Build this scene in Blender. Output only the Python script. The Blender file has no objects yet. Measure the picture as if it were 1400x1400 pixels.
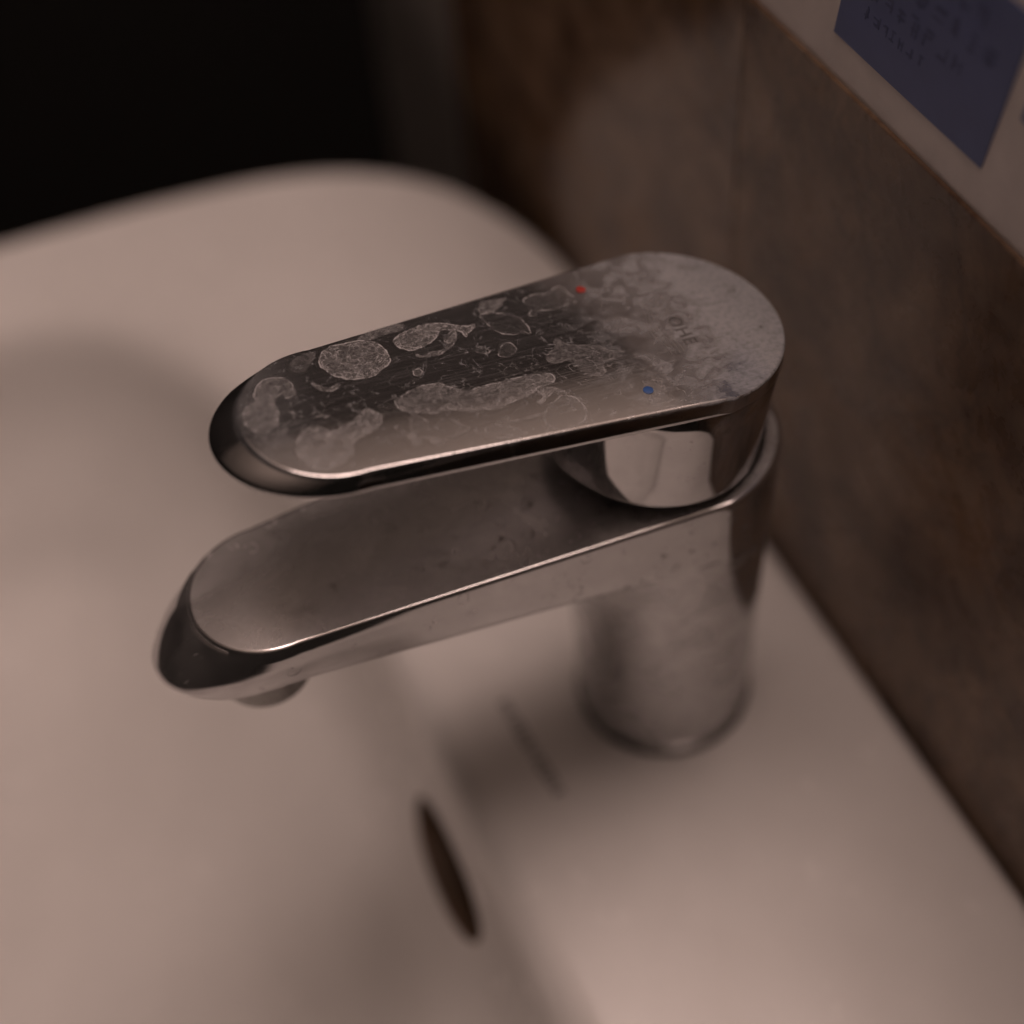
import bpy, bmesh, math, random
from mathutils import Vector, Matrix
random.seed(7)
S = bpy.context.scene
COL = S.collection

# ------------------------------------------------------------------ camera, world, lamp, exposure
cam_d = bpy.data.cameras.new('camera')
cam = bpy.data.objects.new('camera', cam_d); COL.objects.link(cam)
RT = Vector((0.91201056, -0.40405787, -0.07052644))
UP = Vector((0.35527197, 0.69225484, 0.62814414))
FW = Vector((0.20498431, 0.59793016, -0.77489416))
Mx = Matrix((RT, UP, -FW)).transposed().to_4x4()
Mx.translation = (-0.102467, -0.190850, 0.339858)
cam.matrix_world = Mx
cam_d.sensor_width = 36.0
cam_d.lens = 2.038408 / 1.4 * 36.0
cam_d.clip_start = 0.01
cam_d.clip_end = 50
cam_d.dof.use_dof = True
cam_d.dof.focus_distance = 0.286
cam_d.dof.aperture_fstop = 4.0
cam_d.dof.aperture_blades = 0
S.camera = cam

W = bpy.data.worlds.new('World'); S.world = W; W.use_nodes = True
W.node_tree.nodes['Background'].inputs[0].default_value = (1.0, 0.80, 0.66, 1)
W.node_tree.nodes['Background'].inputs[1].default_value = 0.006

# three warm globe bulbs and one added fill bulb, hanging beyond the low wall, above and to the right of the frame
LAMP_W, LAMP_COL = 6.45, (1.0, 0.745, 0.665)
for lx, ly, lw in ((-.06, .17, .95), (.10, -.05, 1.0), (.30, .08, .85), (.95, .50, .95)):  # last entry: bulb added to brighten the ceiling reflected in the lever
    ld = bpy.data.lights.new('globe_and_fill_lamp', 'POINT'); ld.shadow_soft_size = .15
    ld.energy = LAMP_W * lw; ld.color = LAMP_COL
    lo = bpy.data.objects.new('globe_and_fill_lamp', ld); COL.objects.link(lo); lo.location = (lx, ly, 1.20)

S.view_settings.view_transform = 'Standard'; S.view_settings.look = 'None'
S.view_settings.exposure = 0; S.view_settings.gamma = 1
S.render.engine = 'CYCLES'
S.cycles.use_denoising = True
S.cycles.max_bounces = 12; S.cycles.glossy_bounces = 8; S.cycles.diffuse_bounces = 6
S.cycles.sample_clamp_indirect = 4.0

# ------------------------------------------------------------------ helpers
def link(name, me, mats=(), parent=None, smooth=True, auto=None):
    o = bpy.data.objects.new(name, me); COL.objects.link(o)
    for m in mats: me.materials.append(m)
    if smooth:
        me.polygons.foreach_set('use_smooth', [True] * len(me.polygons))
        if auto: me.set_sharp_from_angle(angle=math.radians(auto))
    if parent: o.parent = parent
    return o
def build(name, bm, mats=(), parent=None, smooth=True, auto=35):
    bmesh.ops.recalc_face_normals(bm, faces=bm.faces)
    me = bpy.data.meshes.new(name); bm.to_mesh(me); bm.free()
    return link(name, me, mats, parent, smooth, auto)
def tag(o, label=None, cat=None, group=None, kind=None):
    for k, v in (('label', label), ('category', cat), ('group', group), ('kind', kind)):
        if v: o[k] = v
    return o
def empty(name, loc=(0, 0, 0), parent=None):
    o = bpy.data.objects.new(name, None); COL.objects.link(o); o.location = loc
    o.empty_display_size = 0.02
    if parent: o.parent = parent
    return o
def loft(bm, rings, cap0=True, cap1=True):
    vs = [[bm.verts.new(p) for p in r] for r in rings]
    n = len(vs[0])
    for a, b in zip(vs, vs[1:]):
        for i in range(n):
            bm.faces.new((a[i], a[(i + 1) % n], b[(i + 1) % n], b[i]))
    if cap0: bm.faces.new(vs[0])
    if cap1: bm.faces.new(vs[-1][::-1])
    return vs
def box(bm, x0, x1, y0, y1, z0, z1, bev=0.0):
    r = bmesh.ops.create_cube(bm, size=1)
    for v in r['verts']:
        v.co = Vector(((x0 + x1) / 2 + v.co.x * (x1 - x0), (y0 + y1) / 2 + v.co.y * (y1 - y0), (z0 + z1) / 2 + v.co.z * (z1 - z0)))
    if bev:
        es = list({e for v in r['verts'] for e in v.link_edges})
        bmesh.ops.bevel(bm, geom=es, offset=bev, segments=2, affect='EDGES')
def circle(r, n=96, cx=0, cy=0):
    return [(cx + r * math.cos(2 * math.pi * i / n), cy + r * math.sin(2 * math.pi * i / n)) for i in range(n)]
def stadium(R, r, L, cx=0.0, n=56, m=44, k=26, nose=0.0):
    """convex hull of a circle R at (cx,0) and a circle r at (cx-L,0); counter-clockwise"""
    s = (R - r) / L
    a = math.acos(-s) if abs(s) < 1 else math.pi / 2
    # tangent normal direction: (s, +-sqrt(1-s^2))
    th = math.acos(s)
    pts = []
    for i in range(n + 1):
        t = -th + 2 * th * i / n
        pts.append((cx + R * math.cos(t), R * math.sin(t)))
    A = pts[-1]; B = (cx - L + r * math.cos(th), r * math.sin(th))
    for i in range(1, k):
        f = i / k; pts.append((A[0] + (B[0] - A[0]) * f, A[1] + (B[1] - A[1]) * f))
    for i in range(m + 1):
        t = th + (2 * math.pi - 2 * th) * i / m
        u = cx - L + r * math.cos(t)                     # the nose stretches the tip arc forward
        pts.append((B[0] + (u - B[0]) * (1 + nose / (B[0] - (cx - L - r))), r * math.sin(t)))
    A = pts[-1]; B = pts[0]
    for i in range(1, k):
        f = i / k; pts.append((A[0] + (B[0] - A[0]) * f, A[1] + (B[1] - A[1]) * f))
    return pts
def at(ring, z): return [(p[0], p[1], z) for p in ring]

# ------------------------------------------------------------------ materials
class NT:
    def __init__(s, name):
        s.m = bpy.data.materials.new(name); s.m.use_nodes = True
        s.t = s.m.node_tree; s.b = s.t.nodes['Principled BSDF']; s.out = s.t.nodes['Material Output']
        s.co = None
    def n(s, t, **kw):
        nd = s.t.nodes.new(t)
        for k, v in kw.items(): setattr(nd, k, v)
        return nd
    def l(s, a, b): s.t.links.new(a, b)
    def obj(s):
        if not s.co: s.co = s.n('ShaderNodeTexCoord').outputs['Object']
        return s.co
    def val(s, sock, v):
        if hasattr(v, 'links'): s.l(v, sock)
        else: sock.default_value = v
    def math(s, op, a, b=None, c=None, clamp=False):
        nd = s.n('ShaderNodeMath', operation=op); nd.use_clamp = clamp
        s.val(nd.inputs[0], a)
        if b is not None: s.val(nd.inputs[1], b)
        if c is not None: s.val(nd.inputs[2], c)
        return nd.outputs[0]
    def vmath(s, op, a, b=None):
        nd = s.n('ShaderNodeVectorMath', operation=op); s.val(nd.inputs[0], a)
        if b is not None: s.val(nd.inputs[1], b)
        return nd.outputs['Value'] if op in ('LENGTH', 'DOT_PRODUCT') else nd.outputs[0]
    def scale(s, v, k):
        nd = s.n('ShaderNodeVectorMath', operation='SCALE'); s.val(nd.inputs[0], v); s.val(nd.inputs['Scale'], k)
        return nd.outputs[0]
    def mapping(s, v, loc=(0, 0, 0), rot=(0, 0, 0), sc=(1, 1, 1)):
        nd = s.n('ShaderNodeMapping'); s.l(v, nd.inputs[0])
        nd.inputs[1].default_value = loc; nd.inputs[2].default_value = rot; nd.inputs[3].default_value = sc
        return nd.outputs[0]
    def noise(s, v, scale, detail=4, rough=0.55, dist=0.0, color=False):
        nd = s.n('ShaderNodeTexNoise'); s.l(v, nd.inputs['Vector'])
        nd.inputs['Scale'].default_value = scale; nd.inputs['Detail'].default_value = detail
        nd.inputs['Roughness'].default_value = rough; nd.inputs['Distortion'].default_value = dist
        return nd.outputs['Color' if color else 'Fac']
    def mr(s, v, a, b, c=0.0, d=1.0, smooth=True):
        nd = s.n('ShaderNodeMapRange'); nd.interpolation_type = 'SMOOTHSTEP' if smooth else 'LINEAR'
        s.val(nd.inputs['Value'], v)
        for i, q in zip((1, 2, 3, 4), (a, b, c, d)): s.val(nd.inputs[i], q)
        return nd.outputs[0]
    def mixc(s, f, a, b):
        nd = s.n('ShaderNodeMix', data_type='RGBA'); s.val(nd.inputs[0], f)
        for i, q in ((6, a), (7, b)):
            if hasattr(q, 'links'): s.l(q, nd.inputs[i])
            else: nd.inputs[i].default_value = (*q, 1)
        return nd.outputs[2]
    def bump(s, h, strength, dist=0.001):
        nd = s.n('ShaderNodeBump'); s.l(h, nd.inputs['Height']); nd.inputs['Strength'].default_value = strength
        nd.inputs['Distance'].default_value = dist; return nd.outputs[0]
    def sep(s, v):
        nd = s.n('ShaderNodeSeparateXYZ'); s.l(v, nd.inputs[0]); return nd.outputs

CHROME = (0.61, 0.60, 0.605)
def dusted(nt, fac, dust=(0.44, 0.43, 0.43)):
    """mix the chrome principled with a dull limescale film by fac"""
    d = nt.n('ShaderNodeBsdfPrincipled'); d.inputs['Base Color'].default_value = (*dust, 1)
    d.inputs['Roughness'].default_value = 0.62; d.inputs['Specular IOR Level'].default_value = 0.35
    mx = nt.n('ShaderNodeMixShader'); nt.val(mx.inputs[0], fac)
    nt.l(nt.b.outputs[0], mx.inputs[1]); nt.l(d.outputs[0], mx.inputs[2]); nt.l(mx.outputs[0], nt.out.inputs[0])
    return d
def chrome(name, rough=0.07, film=0.12, spots=0.25, sc=120, seed=0.0, base=CHROME, top_z=None):
    nt = NT(name); b = nt.b
    b.inputs['Base Color'].default_value = (*base, 1); b.inputs['Metallic'].default_value = 1
    v = nt.mapping(nt.obj(), loc=(seed, seed * 1.7, seed * .3))
    big = nt.noise(v, sc, 5, .6, .4)
    fine = nt.noise(v, sc * 6, 4, .6)
    nt.l(nt.mr(big, .3, .75, rough * .8, rough * 1.6), b.inputs['Roughness'])
    f = nt.mr(big, .30, .70, film * .40, film * 1.3)
    if top_z is not None:                                # dust settles on the level top face, the sides stay cleaner
        up = nt.mr(nt.sep(nt.obj())[2], top_z - .0006, top_z - .0001)
        nz = nt.n('ShaderNodeNewGeometry'); nzv = nt.sep(nz.outputs['Normal'])[2]
        up = nt.math('MULTIPLY', up, nt.mr(nzv, .975, .995))
        f = nt.math('MULTIPLY', f, nt.math('ADD', .45, nt.math('MULTIPLY', up, .85)))
        nt.l(nt.mr(up, 0, 1, rough * .35, rough, False), b.inputs['Roughness'])
    vo = nt.n('ShaderNodeTexVoronoi'); vo.feature = 'F1'; vo.inputs['Scale'].default_value = sc * 2.8
    nt.l(nt.vmath('ADD', v, nt.scale(nt.noise(v, sc * 3, 2, .5, 0, True), .004)), vo.inputs['Vector'])
    ring = nt.mr(nt.math('ABSOLUTE', nt.math('SUBTRACT', vo.outputs['Distance'], .28)), 0, .07, 1, 0)
    sp = nt.math('MULTIPLY', nt.math('MULTIPLY', ring, spots), nt.mr(fine, .45, .65))
    sp = nt.math('MULTIPLY', sp, nt.mr(nt.noise(v, sc * .5, 2), .44, .60))
    dusted(nt, nt.math('ADD', f, sp, clamp=True))
    b.inputs['Normal'].default_value = (0, 0, 0)
    nt.l(nt.bump(nt.noise(v, sc * .5, 2), .04, .0006), b.inputs['Normal'])
    return nt.m
def plain(name, col, rough=.5, metal=0.0, spec=.5, coat=0.0):
    nt = NT(name); b = nt.b
    v = nt.obj(); n_ = nt.noise(v, 90, 4)
    nt.l(nt.mixc(nt.mr(n_, .3, .7), [c * .93 for c in col], [min(1, c * 1.05) for c in col]), b.inputs['Base Color'])
    b.inputs['Roughness'].default_value = rough; b.inputs['Metallic'].default_value = metal
    b.inputs['Specular IOR Level'].default_value = spec; b.inputs['Coat Weight'].default_value = coat
    b.inputs['Coat Roughness'].default_value = .05
    return nt.m
STAINS = [
    (0.8, 0.7, [(-68.57, 13.37), (-67.18, 15.53), (-65.29, 16.52), (-63.70, 16.63), (-61.51, 16.52), (-59.31, 16.41), (-57.04, 15.25), (-55.78, 13.78), (-55.26, 11.57), (-55.44, 8.96), (-56.81, 7.47), (-58.41, 6.74), (-60.11, 5.73), (-62.26, 5.86), (-64.72, 6.30), (-66.44, 7.57), (-67.64, 9.11), (-68.59, 11.41)]),
    (0.8, 0.75, [(-53.26, 13.89), (-51.57, 15.34), (-49.50, 15.98), (-47.53, 16.31), (-45.55, 16.65), (-43.45, 16.11), (-41.42, 15.38), (-39.64, 14.05), (-37.60, 13.32), (-35.97, 13.30), (-36.87, 11.95), (-38.31, 11.07), (-39.35, 10.27), (-39.90, 12.06), (-41.45, 13.03), (-42.99, 13.58), (-44.26, 12.38), (-45.87, 11.24), (-48.06, 10.33), (-50.46, 9.98), (-51.98, 10.73), (-53.03, 12.12)]),
    (0.75, 0.5, [(-79.50, -6.63), (-78.55, -4.71), (-76.72, -3.38), (-74.37, -3.49), (-72.56, -5.19), (-71.00, -5.31), (-69.09, -4.45), (-67.20, -3.68), (-65.74, -2.45), (-64.37, -2.06), (-63.12, -3.11), (-62.34, -4.88), (-63.20, -6.61), (-64.21, -7.69), (-66.10, -8.44), (-68.24, -8.80), (-69.67, -9.98), (-70.65, -12.15), (-72.40, -13.73), (-74.65, -14.55), (-76.89, -14.27), (-78.79, -13.01), (-79.69, -10.47), (-79.98, -8.42)]),
    (0.5, 0.5, [(-82.05, 9.78), (-81.26, 11.00), (-79.56, 11.91), (-77.75, 11.87), (-75.80, 10.97), (-75.10, 9.37), (-75.18, 7.27), (-75.25, 6.09), (-76.34, 5.59), (-77.33, 5.65), (-77.79, 6.72), (-78.95, 6.24), (-79.56, 5.57), (-79.63, 4.11), (-79.87, 2.14), (-80.80, -0.14), (-81.93, -1.17), (-83.34, -1.91), (-85.14, -1.42), (-86.05, 0.06), (-86.55, 2.26), (-86.08, 4.42), (-84.81, 6.01), (-83.15, 6.88), (-82.83, 8.56)]),
    (0.62, 0.55, [(-58.97, -1.95), (-57.09, -0.83), (-54.74, -0.17), (-52.85, 0.37), (-51.22, 0.20), (-49.20, -0.04), (-48.04, -1.38), (-46.78, -2.45), (-44.78, -3.79), (-42.59, -3.67), (-40.01, -3.69), (-38.78, -3.83), (-36.07, -3.57), (-33.57, -3.85), (-31.07, -4.13), (-28.60, -4.53), (-27.73, -5.97), (-28.66, -7.50), (-30.16, -7.89), (-31.78, -7.61), (-33.13, -8.65), (-35.21, -9.42), (-37.52, -9.78), (-39.83, -10.15), (-42.48, -10.38), (-44.67, -9.57), (-46.76, -9.52), (-49.89, -7.96), (-52.71, -7.70), (-55.28, -6.87), (-57.72, -5.69), (-58.95, -4.05)]),
    (0.15, 0.6, [(-34.37, -15.14), (-32.69, -13.36), (-30.25, -11.84), (-28.27, -11.34), (-26.65, -12.54), (-25.90, -14.64), (-26.15, -16.95), (-27.50, -18.84), (-29.69, -19.81), (-31.50, -20.02), (-33.69, -19.21), (-34.86, -17.61)]),
    (0.7, 0.5, [(-32.65, -7.60), (-30.65, -8.01), (-28.53, -9.10), (-27.34, -10.76), (-28.14, -11.08), (-29.84, -10.03), (-31.92, -11.23), (-33.44, -12.36), (-33.94, -11.58), (-32.42, -10.43), (-32.69, -9.12)]),
    (0.38, 0.28, [(-26.92, 0.08), (-24.36, 1.74), (-24.09, 3.28), (-22.54, 3.70), (-21.90, 2.16), (-19.84, 0.77), (-17.52, -0.07), (-15.32, -1.18), (-14.32, -2.85), (-12.38, -3.55), (-12.68, -5.06), (-14.77, -5.59), (-16.58, -5.58), (-17.77, -7.06), (-17.91, -8.27), (-19.58, -8.93), (-20.97, -8.11), (-22.48, -6.62), (-22.60, -4.99), (-23.48, -3.08), (-26.03, -2.80), (-27.30, -1.71)]),
    (0.15, 0.55, [(-24.31, 16.80), (-22.77, 17.65), (-20.70, 17.61), (-18.56, 17.20), (-16.65, 18.28), (-14.90, 18.02), (-14.54, 15.78), (-13.91, 14.16), (-14.21, 12.53), (-16.09, 12.51), (-18.24, 11.90), (-20.10, 11.88), (-22.61, 12.43), (-24.06, 11.25), (-25.11, 11.96), (-24.39, 13.06), (-23.00, 13.59), (-24.25, 15.40)]),
    (0.5, 0.3, [(-34.15, 16.19), (-32.82, 18.79), (-31.85, 19.48), (-29.87, 18.77), (-27.30, 18.35), (-28.93, 16.72), (-30.76, 15.67), (-32.76, 15.22)]),
    (0.06, 0.5, [(-34.40, 15.61), (-31.41, 15.22), (-28.84, 13.83), (-26.95, 11.94), (-26.42, 9.07), (-27.07, 6.64), (-28.36, 7.77), (-30.29, 7.47), (-32.10, 8.45), (-33.54, 10.28), (-34.22, 12.86)]),
    (0.12, 0.4, [(-35.71, 3.24), (-34.48, 5.06), (-32.90, 6.11), (-31.56, 5.63), (-31.47, 3.33), (-33.04, 2.28), (-34.80, 2.28)]),
    (0.05, 0.35, [(-39.30, 6.15), (-38.18, 6.71), (-36.77, 5.88), (-36.49, 4.49), (-37.87, 4.35), (-39.13, 4.99)]),
    (0.6, 0.5, [(-50.95, 3.58), (-51.30, 3.09), (-51.81, 2.82), (-52.36, 2.85), (-52.79, 3.17), (-52.99, 3.70), (-52.91, 4.29), (-52.56, 4.79), (-52.05, 5.06), (-51.50, 5.03), (-51.07, 4.70), (-50.87, 4.17)]),
    (0.5, 0.3, [(-59.51, 16.48), (-57.34, 18.10), (-54.49, 18.45), (-51.69, 18.63), (-49.80, 18.17), (-49.55, 17.03), (-50.62, 16.03), (-53.06, 16.22), (-55.51, 15.72), (-57.43, 15.39)]),
    (0.5, 0.4, [(-71.80, 8.36), (-70.23, 6.63), (-68.36, 5.82), (-66.80, 6.80), (-67.21, 5.41), (-68.37, 4.55), (-69.98, 4.88), (-71.42, 6.30)]),
    (0.13, 0.35, [(-57.56, -6.34), (-56.21, -7.12), (-55.02, -9.32), (-55.65, -11.42), (-52.65, -9.61), (-50.99, -9.63), (-49.96, -11.18), (-48.76, -12.79), (-48.43, -13.50), (-50.40, -14.22), (-53.38, -14.45), (-56.59, -13.27), (-59.08, -12.35)]),
    (0.18, 0.45, [(-46.34, -15.43), (-45.33, -14.06), (-43.30, -14.22), (-41.34, -15.52), (-39.98, -17.19), (-39.81, -18.70), (-41.90, -18.68), (-46.22, -17.09)]),
    (0.7, 0.1, [(-60.40, -8.80), (-60.56, -9.03), (-60.82, -9.15), (-61.09, -9.13), (-61.32, -8.97), (-61.43, -8.71), (-61.40, -8.44), (-61.23, -8.21), (-60.98, -8.09), (-60.70, -8.11), (-60.48, -8.27), (-60.37, -8.52)]),
    (0.7, 0.1, [(-59.77, -10.14), (-59.94, -10.39), (-60.20, -10.53), (-60.48, -10.51), (-60.70, -10.34), (-60.81, -10.07), (-60.77, -9.77), (-60.59, -9.51), (-60.33, -9.38), (-60.05, -9.39), (-59.83, -9.56), (-59.73, -9.83)]),
    (0.65, 0.2, [(-58.36, -12.27), (-58.67, -12.61), (-59.20, -12.75), (-59.81, -12.65), (-60.33, -12.33), (-60.64, -11.89), (-60.63, -11.43), (-60.33, -11.08), (-59.79, -10.94), (-59.18, -11.04), (-58.65, -11.36), (-58.35, -11.81)]),
    (0.65, 0.2, [(-57.98, -14.01), (-58.29, -14.41), (-58.78, -14.60), (-59.33, -14.54), (-59.78, -14.23), (-60.01, -13.77), (-59.97, -13.28), (-59.66, -12.88), (-59.17, -12.68), (-58.62, -12.74), (-58.17, -13.05), (-57.94, -13.51)]),
    (0.5, 0.1, [(-54.41, -14.87), (-54.71, -15.16), (-55.26, -15.25), (-55.90, -15.12), (-56.47, -14.80), (-56.81, -14.39), (-56.83, -13.98), (-56.53, -13.69), (-55.98, -13.60), (-55.34, -13.73), (-54.77, -14.04), (-54.43, -14.46)]),
    (0.7, 0.2, [(-74.02, -0.71), (-72.25, -0.83), (-70.77, -2.37), (-70.00, -4.17), (-70.32, -4.52), (-71.15, -2.87), (-72.47, -1.45), (-74.09, -1.27)]),
    (0.22, 0.15, [(-74.30, 13.80), (-71.39, 16.05), (-69.13, 16.23), (-68.06, 15.51), (-69.55, 13.73), (-71.60, 11.52), (-73.33, 11.50)]),
    (0.6, 0.2, [(-41.17, -14.18), (-37.39, -14.26), (-33.67, -14.56), (-33.83, -15.09), (-37.66, -14.87), (-41.37, -14.81)]),
    (0.2, 0.4, [(-44.47, 9.04), (-42.69, 11.13), (-40.87, 12.20), (-41.08, 10.55), (-42.75, 8.76), (-44.11, 8.23)]),
    (0.3, 0.15, [(-13.34, -14.62), (-11.00, -12.85), (-8.71, -13.03), (-8.96, -16.22), (-10.79, -18.79), (-12.94, -19.28), (-13.84, -18.31)]),
    (0.5, 0.2, [(-84.83, -1.93), (-83.95, -3.85), (-83.24, -4.68), (-80.42, -2.01), (-79.29, -1.57), (-80.35, -3.01), (-82.55, -4.94), (-83.17, -6.28), (-83.49, -6.05), (-83.20, -5.15), (-84.40, -4.03)]),
    (0.6, 0.2, [(-78.63, 2.27), (-77.20, 1.75), (-77.00, 0.79), (-77.63, -0.14), (-77.83, 0.22), (-77.43, 1.07), (-78.52, 1.76)]),
    (0.4, 0.4, [(-50.37, 8.85), (-49.39, 8.05), (-47.99, 8.31), (-45.38, 8.34), (-44.28, 8.90), (-43.63, 8.35), (-44.66, 7.43), (-46.75, 7.10), (-48.62, 7.27), (-50.17, 7.70)]),
    (0.3, 0.4, [(-43.97, 10.74), (-42.20, 12.39), (-40.69, 12.84), (-40.66, 11.51), (-42.06, 10.05), (-43.55, 9.61)]),
]

def lever_material():
    nt = NT('limescaled_lever_chrome'); b = nt.b
    b.inputs['Base Color'].default_value = (*CHROME, 1); b.inputs['Metallic'].default_value = 1
    P = nt.scale(nt.obj(), 1000.0)                       # millimetres in the lever's own frame
    x, y, z = nt.sep(P)
    P2 = nt.n('ShaderNodeCombineXYZ'); nt.l(x, P2.inputs[0]); nt.l(y, P2.inputs[1]); P2 = P2.outputs[0]
    top = nt.mr(z, -.9, -.35)                            # stains lie on the upper face
    # small flecks and chains of dried drops
    fl = nt.n('ShaderNodeTexVoronoi'); fl.feature = 'F1'; fl.inputs['Scale'].default_value = .85
    nt.l(nt.vmath('ADD', P2, nt.scale(nt.noise(P2, 2.0, 2, .5, 0, True), .6)), fl.inputs['Vector'])
    flk = nt.math('MULTIPLY', nt.mr(fl.outputs['Distance'], .10, .22, .8, 0), nt.mr(nt.noise(P2, .28, 3, .6), .54, .66))
    tot = nt.math('MULTIPLY', flk, .8)
    # thin wandering dried edges everywhere
    wand = nt.mr(nt.math('ABSOLUTE', nt.math('SUBTRACT', nt.noise(P2, .20, 5, .55, .8), .52)), 0, .013, .75, 0)
    wand = nt.math('MULTIPLY', wand, nt.mr(nt.noise(P2, .5, 3), .42, .56))
    tot = nt.math('MAXIMUM', tot, wand)
    # rear: an even dull film with cloudy patches and small clear spots
    cl = nt.noise(nt.mapping(P2, sc=(.85, 1.2, 1)), .20, 7, .64, .7)
    rear = nt.mr(nt.math('ADD', x, nt.math('MULTIPLY', nt.math('SUBTRACT', cl, .5), 52.0)), -22.0, 11.0)
    cloud = nt.mr(cl, nt.mr(x, 2.0, 14.0, .36, .10), nt.mr(x, 2.0, 14.0, .62, .50), .48, 1.0)
    fine = nt.mr(nt.noise(P2, .9, 6, .7, .3), .30, .60, .70, 1.06)
    spot = nt.mr(nt.noise(nt.mapping(P2, rot=(0, 0, .5), sc=(1, 1.8, 1)), .22, 5, .65), .30, .42, .55, 1.0)
    hz = nt.math('MULTIPLY', nt.math('MULTIPLY', nt.math('MULTIPLY', rear, cloud), fine), spot)
    hz = nt.math('MULTIPLY', hz, .54)
    # front tip: thin bluish-grey film
    tip = nt.math('MULTIPLY', nt.mr(x, -70.0, -84.0), nt.mr(nt.noise(P2, .25, 4), .3, .6, .5, 1.0))
    hz = nt.math('MAXIMUM', hz, nt.math('MULTIPLY', tip, .16))
    # fine brushed wipe marks along the lever
    st = nt.noise(nt.mapping(P2, rot=(0, 0, math.radians(-7)), sc=(.05, 2.6, 1)), 1.0, 6, .7)
    stf = nt.math('MULTIPLY', nt.mr(st, .48, .72), .13)
    fac = nt.math('ADD', nt.math('MAXIMUM', nt.math('MULTIPLY', tot, .42), hz), nt.math('ADD', stf, .02))
    fac = nt.math('MULTIPLY', fac, nt.math('ADD', nt.math('MULTIPLY', top, .93), .07), clamp=True)
    dusted(nt, fac, (0.43, 0.445, 0.47))
    nt.l(nt.mr(st, .35, .7, .075, .15), b.inputs['Roughness'])
    h = nt.math('ADD', nt.math('MULTIPLY', st, .35), nt.math('MULTIPLY', tot, .8))
    nt.l(nt.bump(h, .05, .0004), b.inputs['Normal'])
    return nt.m

def scale_material():
    """dried limescale: a thin see-through crust, thick at its rim and along a fibrous net"""
    nt = NT('dried_limescale'); b = nt.b
    def attr(n_):
        a = nt.n('ShaderNodeAttribute'); a.attribute_name = n_; return a.outputs['Fac']
    P2 = nt.scale(nt.obj(), 1000.0)
    d, f, r = attr('reach'), attr('crust'), attr('edge')
    # ragged outline: the distance to the drawn edge is disturbed at three sizes
    def jag(sc, amp, det): return nt.math('MULTIPLY', nt.math('SUBTRACT', nt.noise(P2, sc, det, .6), .5), amp)
    s = nt.math('ADD', nt.math('ADD', d, jag(.55, .75, 2)), jag(1.9, .55, 4))
    def lines(sc, seed, w, dist):                        # thin curled filaments
        n_ = nt.noise(nt.mapping(P2, loc=(seed, seed * 2, seed)), sc, 3, .55, dist)
        return nt.mr(nt.math('ABSOLUTE', nt.math('SUBTRACT', n_, .5)), 0, w, 1, 0)
    net = nt.math('MAXIMUM', lines(.21, 1.0, .026, 1.8), nt.math('MULTIPLY', lines(.38, 7.0, .030, 1.5), .75))
    net = nt.math('MAXIMUM', net, nt.math('MULTIPLY', lines(.28, 13.0, .026, 2.6), .85))
    tree = nt.math('FRACT', nt.math('ADD', nt.math('MULTIPLY', s, .62), nt.math('MULTIPLY', nt.noise(P2, .28, 3, .5), 2.2)))
    tree = nt.math('MULTIPLY', nt.mr(nt.math('ABSOLUTE', nt.math('SUBTRACT', tree, .5)), 0, .10, 1, 0), nt.mr(nt.noise(P2, .4, 2), .42, .6))
    net = nt.math('MAXIMUM', net, tree)
    body = nt.math('MULTIPLY', nt.math('ADD', .25, nt.math('MULTIPLY', net, 1.0)), nt.mr(nt.noise(P2, .45, 5, .65), .30, .66, .45, 1.1))
    body = nt.math('MULTIPLY', body, nt.mr(s, 0.0, .22))
    body = nt.math('MULTIPLY', body, nt.mr(s, .3, 2.4, 1.1, .85))
    brk = nt.mr(nt.noise(P2, .40, 4, .62), .40, .60, .12, 1.0)
    rim = nt.math('MULTIPLY', nt.mr(nt.math('ABSOLUTE', nt.math('SUBTRACT', s, .16)), 0.02, .22, 1, 0), brk)
    fac = nt.math('MAXIMUM', nt.math('MULTIPLY', nt.math('MULTIPLY', f, body), .56), nt.math('MULTIPLY', nt.math('MULTIPLY', rim, r), 1.1), clamp=True)
    b.inputs['Base Color'].default_value = (.52, .515, .52, 1); b.inputs['Roughness'].default_value = .62
    b.inputs['Specular IOR Level'].default_value = .35
    tr = nt.n('ShaderNodeBsdfTransparent'); mx = nt.n('ShaderNodeMixShader'); nt.l(fac, mx.inputs[0])
    nt.l(tr.outputs[0], mx.inputs[1]); nt.l(b.outputs[0], mx.inputs[2]); nt.l(mx.outputs[0], nt.out.inputs[0])
    return nt.m

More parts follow.
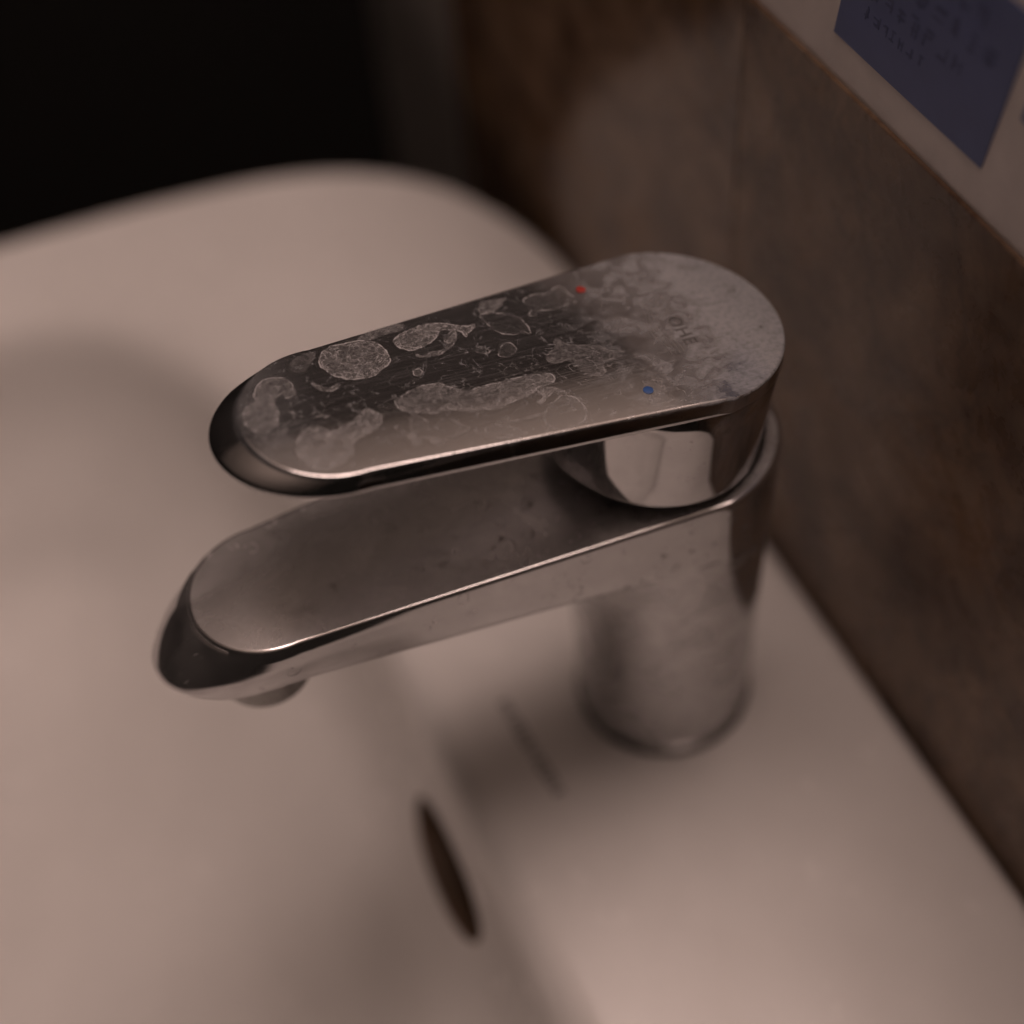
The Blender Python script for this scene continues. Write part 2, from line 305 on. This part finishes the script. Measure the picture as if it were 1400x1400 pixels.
def ceramic():
    nt = NT('white_glazed_ceramic'); b = nt.b
    v = nt.obj(); n_ = nt.noise(v, 14, 4, .6)
    nt.l(nt.mixc(nt.mr(n_, .3, .7), (.74, .725, .71), (.80, .785, .77)), b.inputs['Base Color'])
    nt.l(nt.mr(nt.noise(v, 60, 4, .6), .3, .7, .20, .28), b.inputs['Roughness'])
    b.inputs['Specular IOR Level'].default_value = .5
    return nt.m
def stone(name, seed, rough, bumpk):
    nt = NT(name); b = nt.b
    v = nt.mapping(nt.obj(), loc=(seed, seed * .6, seed * 1.3))
    a = nt.noise(v, 34, 8, .60, .5); c = nt.noise(v, 110, 7, .68, .4); e = nt.noise(v, 22, 4, .5, 1.0)
    vein = nt.mr(nt.math('ABSOLUTE', nt.math('SUBTRACT', nt.noise(v, 12, 7, .6, 1.4), .5)), 0, .035, 1, 0)
    col = nt.mixc(nt.mr(a, .36, .64), (.110, .067, .044), (.255, .170, .112))
    col = nt.mixc(nt.math('MULTIPLY', nt.mr(c, .45, .7), .55), col, (.21, .155, .115))
    col = nt.mixc(nt.math('MULTIPLY', nt.mr(e, .52, .66), .75), col, (.180, .100, .046))
    col = nt.mixc(nt.math('MULTIPLY', vein, .35), col, (.045, .028, .02))
    nt.l(col, b.inputs['Base Color'])
    nt.l(nt.mr(c, .3, .7, rough * .8, rough * 1.25), b.inputs['Roughness'])
    nt.l(nt.bump(c, bumpk, .002), b.inputs['Normal'])
    b.inputs['Specular IOR Level'].default_value = .30
    return nt.m

M_lever = lever_material()
M_scale = scale_material()
M_hub = chrome('stained_hub_chrome', .05, .10, .30, 110, 3.1)
M_body = chrome('dull_body_chrome', .15, .32, 1.0, 120, 1.3)
M_aer = chrome('scaled_aerator_metal', .20, .10, .8, 160, 2.2, base=(.30, .29, .28))
M_spout = chrome('filmed_spout_chrome', .25, .30, 1.0, 75, 5.2, top_z=.0992)
M_dark = plain('dark_gap', (.03, .027, .025), .5)
M_ceram = ceramic()
M_slot_shade = plain('overflow_shade', (.15, .095, .060), .6)  # slot interior: shade put into the colour, the ceramic itself is white
M_mark = plain('grey_printed_mark', (.05, .048, .05), .6)
M_red = plain('red_enamel', (.36, .035, .026), .35)
M_blue = plain('blue_enamel', (.035, .10, .30), .35)
M_letter = plain('engraved_letter_grey', (.085, .082, .080), .55)
M_faint = plain('worn_letter_grey', (.165, .158, .155), .55)

# ------------------------------------------------------------------ setting: floor, walls
bm = bmesh.new(); box(bm, -3.0, 0.30, -3.0, 4.0, -0.90, -0.85)
tag(build('floor', bm, [plain('dark_floor', (.012, .011, .010), .6)], None, False), kind='structure')

XW = 0.0502
bm = bmesh.new(); box(bm, -1.5, 2.6, -2.2, 1.28, 1.60, 1.65)
tag(build('ceiling', bm, [plain('ceiling_paint', (.80, .74, .67), .8)], None, False), kind='structure')
bm = bmesh.new(); box(bm, -3.0, 2.9, 1.28, 1.36, -.85, 1.70)
tag(build('far_wall', bm, [plain('black_wall_paint', (.012, .011, .010), .7)], None, False), kind='structure')
wall = tag(empty('tiled_wall', (0, 0, -0.85)), 'brown stone-look tiled wall behind the basin and tap', 'wall')
bm = bmesh.new(); box(bm, XW + .0085, 0.25, -0.85, 0.363, 0, .85 + .1545)
build('wall_backing', bm, [plain('grout', (.12, .080, .060), .8)], wall, False)
bm = bmesh.new(); box(bm, XW - .0004, XW + .0082, .2620, .3630, 0, .85 + .156, .0006)
build('corner_trim', bm, [plain('grey_trim', (.34, .32, .30), .5)], wall, True, 25)
def tile(y0, y1, z0, z1, m):
    bm = bmesh.new(); g = .0002
    box(bm, XW, XW + .0082, y0 + g, y1 - g, z0 + g + .85, z1 - g + .85, .00012)
    return build('tile', bm, [m], wall, True, 25)
M_t1 = stone('polished_brown_stone', 0.0, .19, .02); M_t2 = stone('satin_brown_stone', 4.0, .29, .06)
for (y0, y1, m) in ((.06, .261, M_t1), (-.24, .06, M_t2), (-.54, -.24, M_t2)):
    tile(y0, y1, -.145, .156, m)
tile(.06, .261, -.446, -.145, M_t1)
bm = bmesh.new(); box(bm, XW + .0010, 0.25, -0.85, 0.363, .1553, .208, .0004)
pw = tag(build('painted_wall', bm, [plain('off_white_paint', (.80, .74, .72), .55)], None, False), 'off-white painted top strip of the low wall, above the brown tiles', 'wall')

# ------------------------------------------------------------------ washbasin
half_out = [(.0494, 0), (.0494, .07), (.0494, .13), (.0490, .158), (.0462, .179), (.0405, .1985), (.0300, .2205), (.0175, .2355), (.0040, .2462), (-.010, .2535),
            (-.032, .2605), (-.066, .2660), (-.10, .2692), (-.14, .2715), (-.19, .2725), (-.245, .2700), (-.295, .2620), (-.335, .2450), (-.366, .2180), (-.388, .1800), (-.402, .125), (-.409, .06), (-.411, 0)]
half_in = [(-.0580, 0), (-.0582, .05), (-.0592, .09), (-.0612, .13), (-.0645, .160), (-.0690, .183), (-.0770, .203), (-.0880, .2180), (-.1020, .2300), (-.1190, .2385),
           (-.140, .2440), (-.17, .2470), (-.205, .2475), (-.245, .2440), (-.285, .2350), (-.320, .2190), (-.347, .1950), (-.366, .1600), (-.378, .115), (-.385, .06), (-.387, 0)]
def closed(half, n=160):
    pts = half + [(x, -y) for x, y in half[-2:0:-1]]
    k = len(pts); P = [Vector(p) for p in pts]; out = []
    for i in range(k):                                   # Catmull-Rom, densely
        p0, p1, p2, p3 = P[i - 1], P[i], P[(i + 1) % k], P[(i + 2) % k]
        for j in range(12):
            t = j / 12
            out.append(.5 * ((2 * p1) + (p2 - p0) * t + (2 * p0 - 5 * p1 + 4 * p2 - p3) * t * t + (3 * p1 - p0 - 3 * p2 + p3) * t ** 3))
    # resample by angle around the basin's centre so outer and inner rings correspond
    c = Vector((-.19, 0)); res = []
    ang = [math.atan2((p - c).y, (p - c).x) % (2 * math.pi) for p in out]
    for i in range(n):
        a = 2 * math.pi * i / n
        for j in range(len(out)):
            a0, a1 = ang[j], ang[(j + 1) % len(out)]
            if a1 < a0 - math.pi: a1 += 2 * math.pi
            aa = a if a >= a0 - 1e-9 else a + 2 * math.pi
            if a0 - 1e-9 <= aa <= a1 + 1e-9:
                f = (aa - a0) / max(1e-9, a1 - a0)
                res.append(out[j].lerp(out[(j + 1) % len(out)], max(0, min(1, f)))); break
        else: res.append(out[0].copy())
    return res
def inset(ring, d):
    n = len(ring); res = []
    for i in range(n):
        t = (ring[(i + 1) % n] - ring[i - 1]); t.normalize()
        res.append(ring[i] + Vector((-t.y, t.x)) * d)
    return res
def toward(ring, k, c=Vector((-.20, 0))): return [c + (p - c) * k for p in ring]
OUT = closed(half_out); INN = closed(half_in)
R3 = lambda ring, z: [(p.x, p.y, z) for p in ring]
rings = []
rings.append(R3(toward(inset(OUT, .010), .45), -.172))
rings.append(R3(toward(inset(OUT, .010), .62), -.170))
rings.append(R3(toward(inset(OUT, .006), .80), -.158))
rings.append(R3(toward(inset(OUT, .003), .93), -.125))
rings.append(R3(inset(OUT, .0035), -.075))
rings.append(R3(inset(OUT, .0006), -.030))
for a in range(0, 91, 15):                               # rounded outer lip
    t = math.radians(a); rr = .006
    rings.append(R3(inset(OUT, rr * (1 - math.cos(t))), -rr + rr * math.sin(t)))
mid = [o.lerp(i, .5) for o, i in zip(inset(OUT, .006), INN)]
rings.append(R3(mid, -.0001))
def soft_inset(ring, d):                                 # the rim rolls over more gently at the basin's short sides
    n = len(ring); res = []
    for i in range(n):
        t = (ring[(i + 1) % n] - ring[i - 1]); t.normalize()
        s = max(0, min(1, (abs(ring[i].y) - .11) / .11)); s = s * s * (3 - 2 * s)
        res.append(ring[i] + Vector((-t.y, t.x)) * d * (1 + 1.9 * s * max(0, 1 - d / .06)))
    return res
for d, z in ((-.004, 0), (-.0012, -.0004), (.0012, -.0013), (.0034, -.0030), (.0052, -.0056), (.0066, -.0095), (.0078, -.0150), (.0090, -.0220), (.0107, -.0300), (.0133, -.0385),
             (.0170, -.0470), (.0225, -.0550), (.0310, -.0630), (.0430, -.0705)):
    rings.append(R3(soft_inset(INN, d), z))
base_r = soft_inset(INN, .0430)
for k, z in ((.93, -.0765), (.84, -.0830), (.72, -.0890), (.57, -.0945), (.42, -.0990), (.24, -.1030), (.12, -.1060)):
    rings.append(R3(toward(base_r, k), z))
bm = bmesh.new(); loft(bm, rings)
basin = tag(empty('washbasin', (0, 0, -.172)), 'white glazed ceramic washbasin with rounded corners under the tap', 'washbasin')
bm.normal_update()
bmesh.ops.recalc_face_normals(bm, faces=bm.faces)
me = bpy.data.meshes.new('bowl'); bm.to_mesh(me); bm.free()
bowl = link('bowl', me, [M_ceram])
# overflow opening: a rounded slot cut into the back wall of the bowl
sl = []
w_, h_ = .0225, .0112
for i in range(48):
    t = 2 * math.pi * i / 48
    sl.append((max(-1, min(1, math.cos(t) * 1.0)), math.sin(t)))
cy_, cz_ = -.0085, -.0335
def slot_ring(x, g=0.0): return [(x, cy_ + (w_ + g) * (abs(c) ** .85 * (1 if c > 0 else -1)), cz_ + (h_ + g) * s_) for c, s_ in sl]
bm = bmesh.new(); loft(bm, [slot_ring(-.095), slot_ring(-.022)])
bmesh.ops.recalc_face_normals(bm, faces=bm.faces)
cme = bpy.data.meshes.new('cut'); bm.to_mesh(cme); bm.free()
cutter = link('cut', cme, [M_slot_shade])
md = bowl.modifiers.new('b', 'BOOLEAN'); md.operation = 'DIFFERENCE'; md.object = cutter; md.solver = 'EXACT'; md.material_mode = 'TRANSFER'
dg = bpy.context.evaluated_depsgraph_get()
nme = bpy.data.meshes.new_from_object(bowl.evaluated_get(dg)); nme.name = 'bowl'
bpy.data.objects.remove(bowl); bpy.data.objects.remove(cutter)
bowl = bpy.data.objects.new('bowl', nme); COL.objects.link(bowl)
nme.polygons.foreach_set('use_smooth', [True] * len(nme.polygons)); nme.set_sharp_from_angle(angle=math.radians(50))
bowl.parent = basin; bowl.location = (0, 0, .172)
# back of the overflow channel, coloured dark to stand for its shade
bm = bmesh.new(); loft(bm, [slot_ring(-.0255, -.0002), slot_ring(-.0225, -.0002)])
ch = build('overflow_shade_back', bm, [M_slot_shade], basin); ch.location = (0, 0, .172)
# faded printed maker's mark on the ledge, unreadable in the photograph: a row of small strokes
bm = bmesh.new()
rnd = random.Random(3); yy = .0128
while yy > -.0190:
    wq = rnd.uniform(.0008, .0022)
    f = (.0128 - yy) / .032; xc = -.0411 + .0020 * f
    x0 = xc - rnd.uniform(.0011, .0016); x1 = xc + rnd.uniform(.0011, .0016)
    if rnd.random() < .5: box(bm, x0, x1, yy - wq * .45, yy, 0.00005, .00022)
    else:
        box(bm, x0, x0 + .0007, yy - wq, yy, 0.00005, .00022); box(bm, x1 - .0007, x1, yy - wq, yy, 0.00005, .00022)
        box(bm, x0 + .0007, x1 - .0007, yy - .0006, yy, 0.00005, .00022)
    yy -= wq + rnd.uniform(.0004, .0009)
pm = build('printed_mark', bm, [M_mark], basin, False); pm.location = (0, 0, .172)

# ------------------------------------------------------------------ the tap
tap = tag(empty('mixer_tap', (0, 0, 0)), 'chrome single-lever mixer tap with dried limescale stains on its lever', 'tap')
# column
def col_r(z): return .0223 + .0019 * max(0, z / .098) ** 1.3
rings = [at(circle(col_r(0) - .0015), 0.0012), at(circle(col_r(0) - .0003), .0016), at(circle(col_r(0)), .0022)]
for i in range(1, 12):
    z = .0022 + (.0800 - .0022) * i / 11
    rings.append(at(circle(col_r(z)), z))
bm = bmesh.new(); loft(bm, rings); build('body', bm, [M_body], tap)
bm = bmesh.new(); loft(bm, [at(circle(.0231), 0.0001), at(circle(.0231), .0010), at(circle(.0226), .0016)]); build('base_ring', bm, [M_aer], tap)
# spout
def spout_ring(t, off=0.0, z_off=0.0):
    """t: 0 top edge .. 1 lower edge; sides flare a little and the nose slants outward on its way down"""
    fl = min(1, t / .62); ns = min(1, t / .985)
    pts = stadium(.0242 - .0005 * t, .0165 + .0017 * fl, .0916, .0004, nose=.0090 * ns)
    # inward offset for the edge rounding, none at the rear where the spout grows out of the column
    n = len(pts); res = []
    for i in range(n):
        a, c = pts[i - 1], pts[(i + 1) % n]
        dx, dy = c[0] - a[0], c[1] - a[1]; q = math.hypot(dx, dy) or 1
        k = off * (1 if t == 0 else max(0, min(1, (-pts[i][0] - .004) / .03)) * (.4 - .30 * max(0, min(1, (-pts[i][0] - .090) / .016))))
        u, v = pts[i][0] - dy / q * k, pts[i][1] + dx / q * k
        zb = .0785 + max(0, -u) * .108
        if u < -.094: zb -= (-.094 - u) * .16
        res.append((u, v, .0992 - t * (.0992 - zb) + z_off))
    return res
rings = []
for o_, z_ in ((.0011, 0), (.0007, -.00006), (.00033, -.00022), (.0001, -.0005), (0, -.0009)): rings.append(spout_ring(0, o_, z_))
for t in (.12, .25, .4, .55, .7, .8): rings.append(spout_ring(t))
for t, o_ in ((.88, .0003), (.94, .0010), (.985, .0024), (1.0, .0040)): rings.append(spout_ring(t, o_))
bm = bmesh.new(); loft(bm, rings); spout = build('spout', bm, [M_spout], tap, True, 50)
# aerator under the nose
r_ = [at(circle(.0104, 64, -.0968), .0900), at(circle(.0104, 64, -.0968), .0738), at(circle(.0100, 64, -.0968), .0727), at(circle(.0092, 64, -.0968), .0723), at(circle(.0088, 64, -.0968), .0755)]
bm = bmesh.new(); loft(bm, r_); build('aerator', bm, [M_aer], spout)
# neck in the gap below the hub
bm = bmesh.new(); loft(bm, [at(circle(.0212), .0985), at(circle(.0212), .1060)]); build('neck', bm, [M_dark], tap)
# lever: own frame, tilted up towards its tip
AL = 0.146023
lev_fr = Matrix.Translation((0, 0, .130930)) @ Matrix.Rotation(AL, 4, 'Y')
def lev_ring(t, off=0.0, z=0.0):
    nose = .0042 * t
    return at(stadium(.0235 + .0003 * t - off, .01737 + .0013 * t - off, .07059, nose=nose), z)
T = -.0034
rings = []
for o_, z_ in ((.0007, 0), (.0004, -.00005), (.0002, -.00016), (.00006, -.00034), (0, -.0005)): rings.append(lev_ring(0, o_, z_))
for t, s_ in ((.12, .08), (.5, .40), (.86, .72), (.96, .86), (1.0, 1.0)): rings.append(lev_ring(t, 0, -.0005 + (T + .0005) * s_))
for o_, z_ in ((.00015, -.0004), (.0005, -.0007), (.0012, -.0009)): rings.append(lev_ring(1, o_, T + z_))
bm = bmesh.new(); loft(bm, rings)
lever = build('lever', bm, [M_lever], tap, True, 60); lever.matrix_local = lev_fr
# hub below the rear of the lever
rings = [at(circle(.0230), -.0035), at(circle(.0235), -.0045)]
for z in (-.010, -.016, -.022): rings.append(at(circle(.0235), z))
for o_, z_ in ((0, -.0275), (.0002, -.0283), (.0006, -.0288), (.0013, -.0291)): rings.append(at(circle(.0235 - o_), z_))
bm = bmesh.new(); loft(bm, rings); build('hub', bm, [M_hub], lever, True, 50)
def dot(name, x, y, m):
    bm = bmesh.new(); loft(bm, [at(circle(.00100, 32, x, y), -.0003), at(circle(.00100, 32, x, y), .00014), at(circle(.00085, 32, x, y), .00018)])
    return build(name, bm, [m], lever)
dot('hot_dot', -.0118, .0157, M_red)['label'] = 'small red dot for hot water'
dot('cold_dot', -.0126, -.0157, M_blue)['label'] = 'small blue dot for cold water'
# engraved lettering: reads towards -Y with letter tops towards +X
def word(txt, y_at, m, name):
    cu = bpy.data.curves.new('t', 'FONT'); cu.body = txt; cu.size = .0040; cu.extrude = .00003; cu.offset = .00003
    cu.space_character = 1.12; cu.align_x = 'LEFT'
    to = bpy.data.objects.new('t', cu); COL.objects.link(to)
    dg = bpy.context.evaluated_depsgraph_get(); dg.update()
    me = bpy.data.meshes.new_from_object(to.evaluated_get(dg)); me.name = name
    bpy.data.objects.remove(to)
    wd = max(v.co.x for v in me.vertices)
    for v in me.vertices: v.co = Vector((.0006 + v.co.y, y_at - v.co.x, .00002 + v.co.z))
    me.materials.clear()
    return link(name, me, [m], lever, False), wd
word('GR', .0082, M_faint, 'lettering'); word('OHE', .0020, M_letter, 'lettering')
bm = bmesh.new()
for k in range(4):                                       # waves below the word
    prev = None
    for i in range(41):
        f = i / 40; y = .0082 - .0165 * f
        x = -.0006 - .0009 * k + .0007 * math.sin(f * 2 * math.pi * 1.25 + .5) - .0008 * f
        a = bm.verts.new((x - .00010, y, .00004)); b_ = bm.verts.new((x + .00010, y, .00004))
        if prev: bm.faces.new((prev[0], prev[1], b_, a))
        prev = (a, b_)
r = bmesh.ops.extrude_face_region(bm, geom=bm.faces[:])
for v in [g for g in r['geom'] if isinstance(g, bmesh.types.BMVert)]: v.co.z -= .0002
build('wave_emblem', bm, [M_faint], lever, False)

# dried limescale stains: each a thin crust of its own on the lever's upper face
def inside_top(px, py, m=.75):
    s = (23.5 - 17.37) / 70.59; n1 = math.sqrt(1 - s * s)
    if px < -70.0: return math.hypot(px + 70.59, py) < 17.37 - m
    if px > 0: return math.hypot(px, py) < 23.5 - m
    return px * s + abs(py) * n1 < 23.5 - m
def smooth_poly(P):
    P = [Vector(p) for p in P]; k = len(P); out = []
    for i in range(k):
        p0, p1, p2, p3 = P[i - 1], P[i], P[(i + 1) % k], P[(i + 2) % k]
        for j in range(4):
            t = j / 4
            out.append(.5 * ((2 * p1) + (p2 - p0) * t + (2 * p0 - 5 * p1 + 4 * p2 - p3) * t * t + (3 * p1 - p0 - 3 * p2 + p3) * t ** 3))
    return out
def sdf(P, x, y):
    """distance to the outline in millimetres, positive inside"""
    d = 1e9; ins = False; n = len(P)
    for i in range(n):
        ax_, ay_ = P[i]; bx, by = P[(i + 1) % n]
        ex, ey = bx - ax_, by - ay_; wx, wy = x - ax_, y - ay_
        t = max(0.0, min(1.0, (wx * ex + wy * ey) / (ex * ex + ey * ey + 1e-12)))
        dd = (wx - ex * t) ** 2 + (wy - ey * t) ** 2
        if dd < d: d = dd
        if (ay_ > y) != (by > y) and x < (bx - ax_) * (y - ay_) / (by - ay_) + ax_: ins = not ins
    return math.sqrt(d) * (1 if ins else -1)
for bi, (f, r, P) in enumerate(STAINS):
    P = [tuple(p) for p in smooth_poly(P)]
    x0, x1 = min(p[0] for p in P) - .7, max(p[0] for p in P) + .7
    y0, y1 = min(p[1] for p in P) - .7, max(p[1] for p in P) + .7
    cell = .30 if (x1 - x0) * (y1 - y0) > 12 else .16
    nx, ny = max(2, int((x1 - x0) / cell)), max(2, int((y1 - y0) / cell))
    D = [[sdf(P, x0 + i * cell, y0 + j * cell) for i in range(nx + 1)] for j in range(ny + 1)]
    idx = {}; vs = []; dv = []; fs = []
    def vert(i, j):
        if (i, j) not in idx:
            idx[(i, j)] = len(vs); vs.append(((x0 + i * cell) * .001, (y0 + j * cell) * .001, .000012 + .000003 * bi)); dv.append(D[j][i])
        return idx[(i, j)]
    for j in range(ny):
        for i in range(nx):
            if max(D[j][i], D[j][i + 1], D[j + 1][i], D[j + 1][i + 1]) > -.45 and all(inside_top(x0 + (i + a) * cell, y0 + (j + c) * cell) for a in (0, 1) for c in (0, 1)):
                fs.append((vert(i, j), vert(i + 1, j), vert(i + 1, j + 1), vert(i, j + 1)))
    if not fs: continue
    me = bpy.data.meshes.new('limescale_stain'); me.from_pydata(vs, [], fs)
    for nm, val in (('reach', dv), ('crust', [f] * len(vs)), ('edge', [r] * len(vs))):
        me.attributes.new(nm, 'FLOAT', 'POINT').data.foreach_set('value', val)
    link('limescale_stain', me, [M_scale], lever, False)

# ------------------------------------------------------------------ blue stickers on the painted wall
M_st = plain('blue_sticker_paper', (.100, .140, .330), .5); M_ink = plain('dark_sticker_ink', (.072, .098, .225), .6)
XS = XW + .0010
def sticker(y0, y1, z0, z1, skew, label, seed, rows):
    o = tag(empty('sticker', (XS, (y0 + y1) / 2, z0)), label, 'sticker')
    yc = (y0 + y1) / 2
    def P(y, z, x): return (x, y - skew * (z - z0) - yc, z - z0)
    bm = bmesh.new()
    a = [P(y0, z0, -.0003), P(y1, z0, -.0003), P(y1, z1, -.0003), P(y0, z1, -.0003)]
    b_ = [(0.0, p[1], p[2]) for p in a]
    loft(bm, [a, b_]); build('paper', bm, [M_st], o, False)
    rnd = random.Random(seed); bm = bmesh.new()
    for (zr, hh, ya, yb) in rows:
        y = ya
        while y < yb:
            cw = hh * rnd.uniform(.6, .95)
            for s_ in range(rnd.randint(3, 5)):
                if rnd.random() < .5: by, bz, bw, bh = rnd.uniform(0, cw * .7), rnd.uniform(0, .3) * hh, hh * .12, hh * rnd.uniform(.5, .75)
                else: by, bz, bw, bh = rnd.uniform(0, cw * .25), rnd.uniform(.05, .88) * hh, cw * rnd.uniform(.5, .75), hh * .11
                q0 = [P(y + by, zr + bz, -.00033 - s_ * .00001), P(y + by + bw, zr + bz, -.00033 - s_ * .00001), P(y + by + bw, zr + bz + bh, -.00033 - s_ * .00001), P(y + by, zr + bz + bh, -.00033 - s_ * .00001)]
                loft(bm, [q0, [(-.0002, p[1], p[2]) for p in q0]])
            y += cw + hh * .16
    build('lettering', bm, [M_ink], o, False)
    return o
sticker(-.0221, .0272, .1653, .1985, .17, 'blue sticker with dark lettering, the larger one nearest the tap', 5,
        [(.1900, .0048, -.012, .018), (.1840, .0048, -.017, .020), (.1780, .0046, -.010, .020), (.1735, .0030, .000, .020)])
sticker(-.0790, -.0293, .1805, .2010, .17, 'blue sticker cut off by the right edge of the photo', 9, [(.1900, .0048, -.070, -.040)])
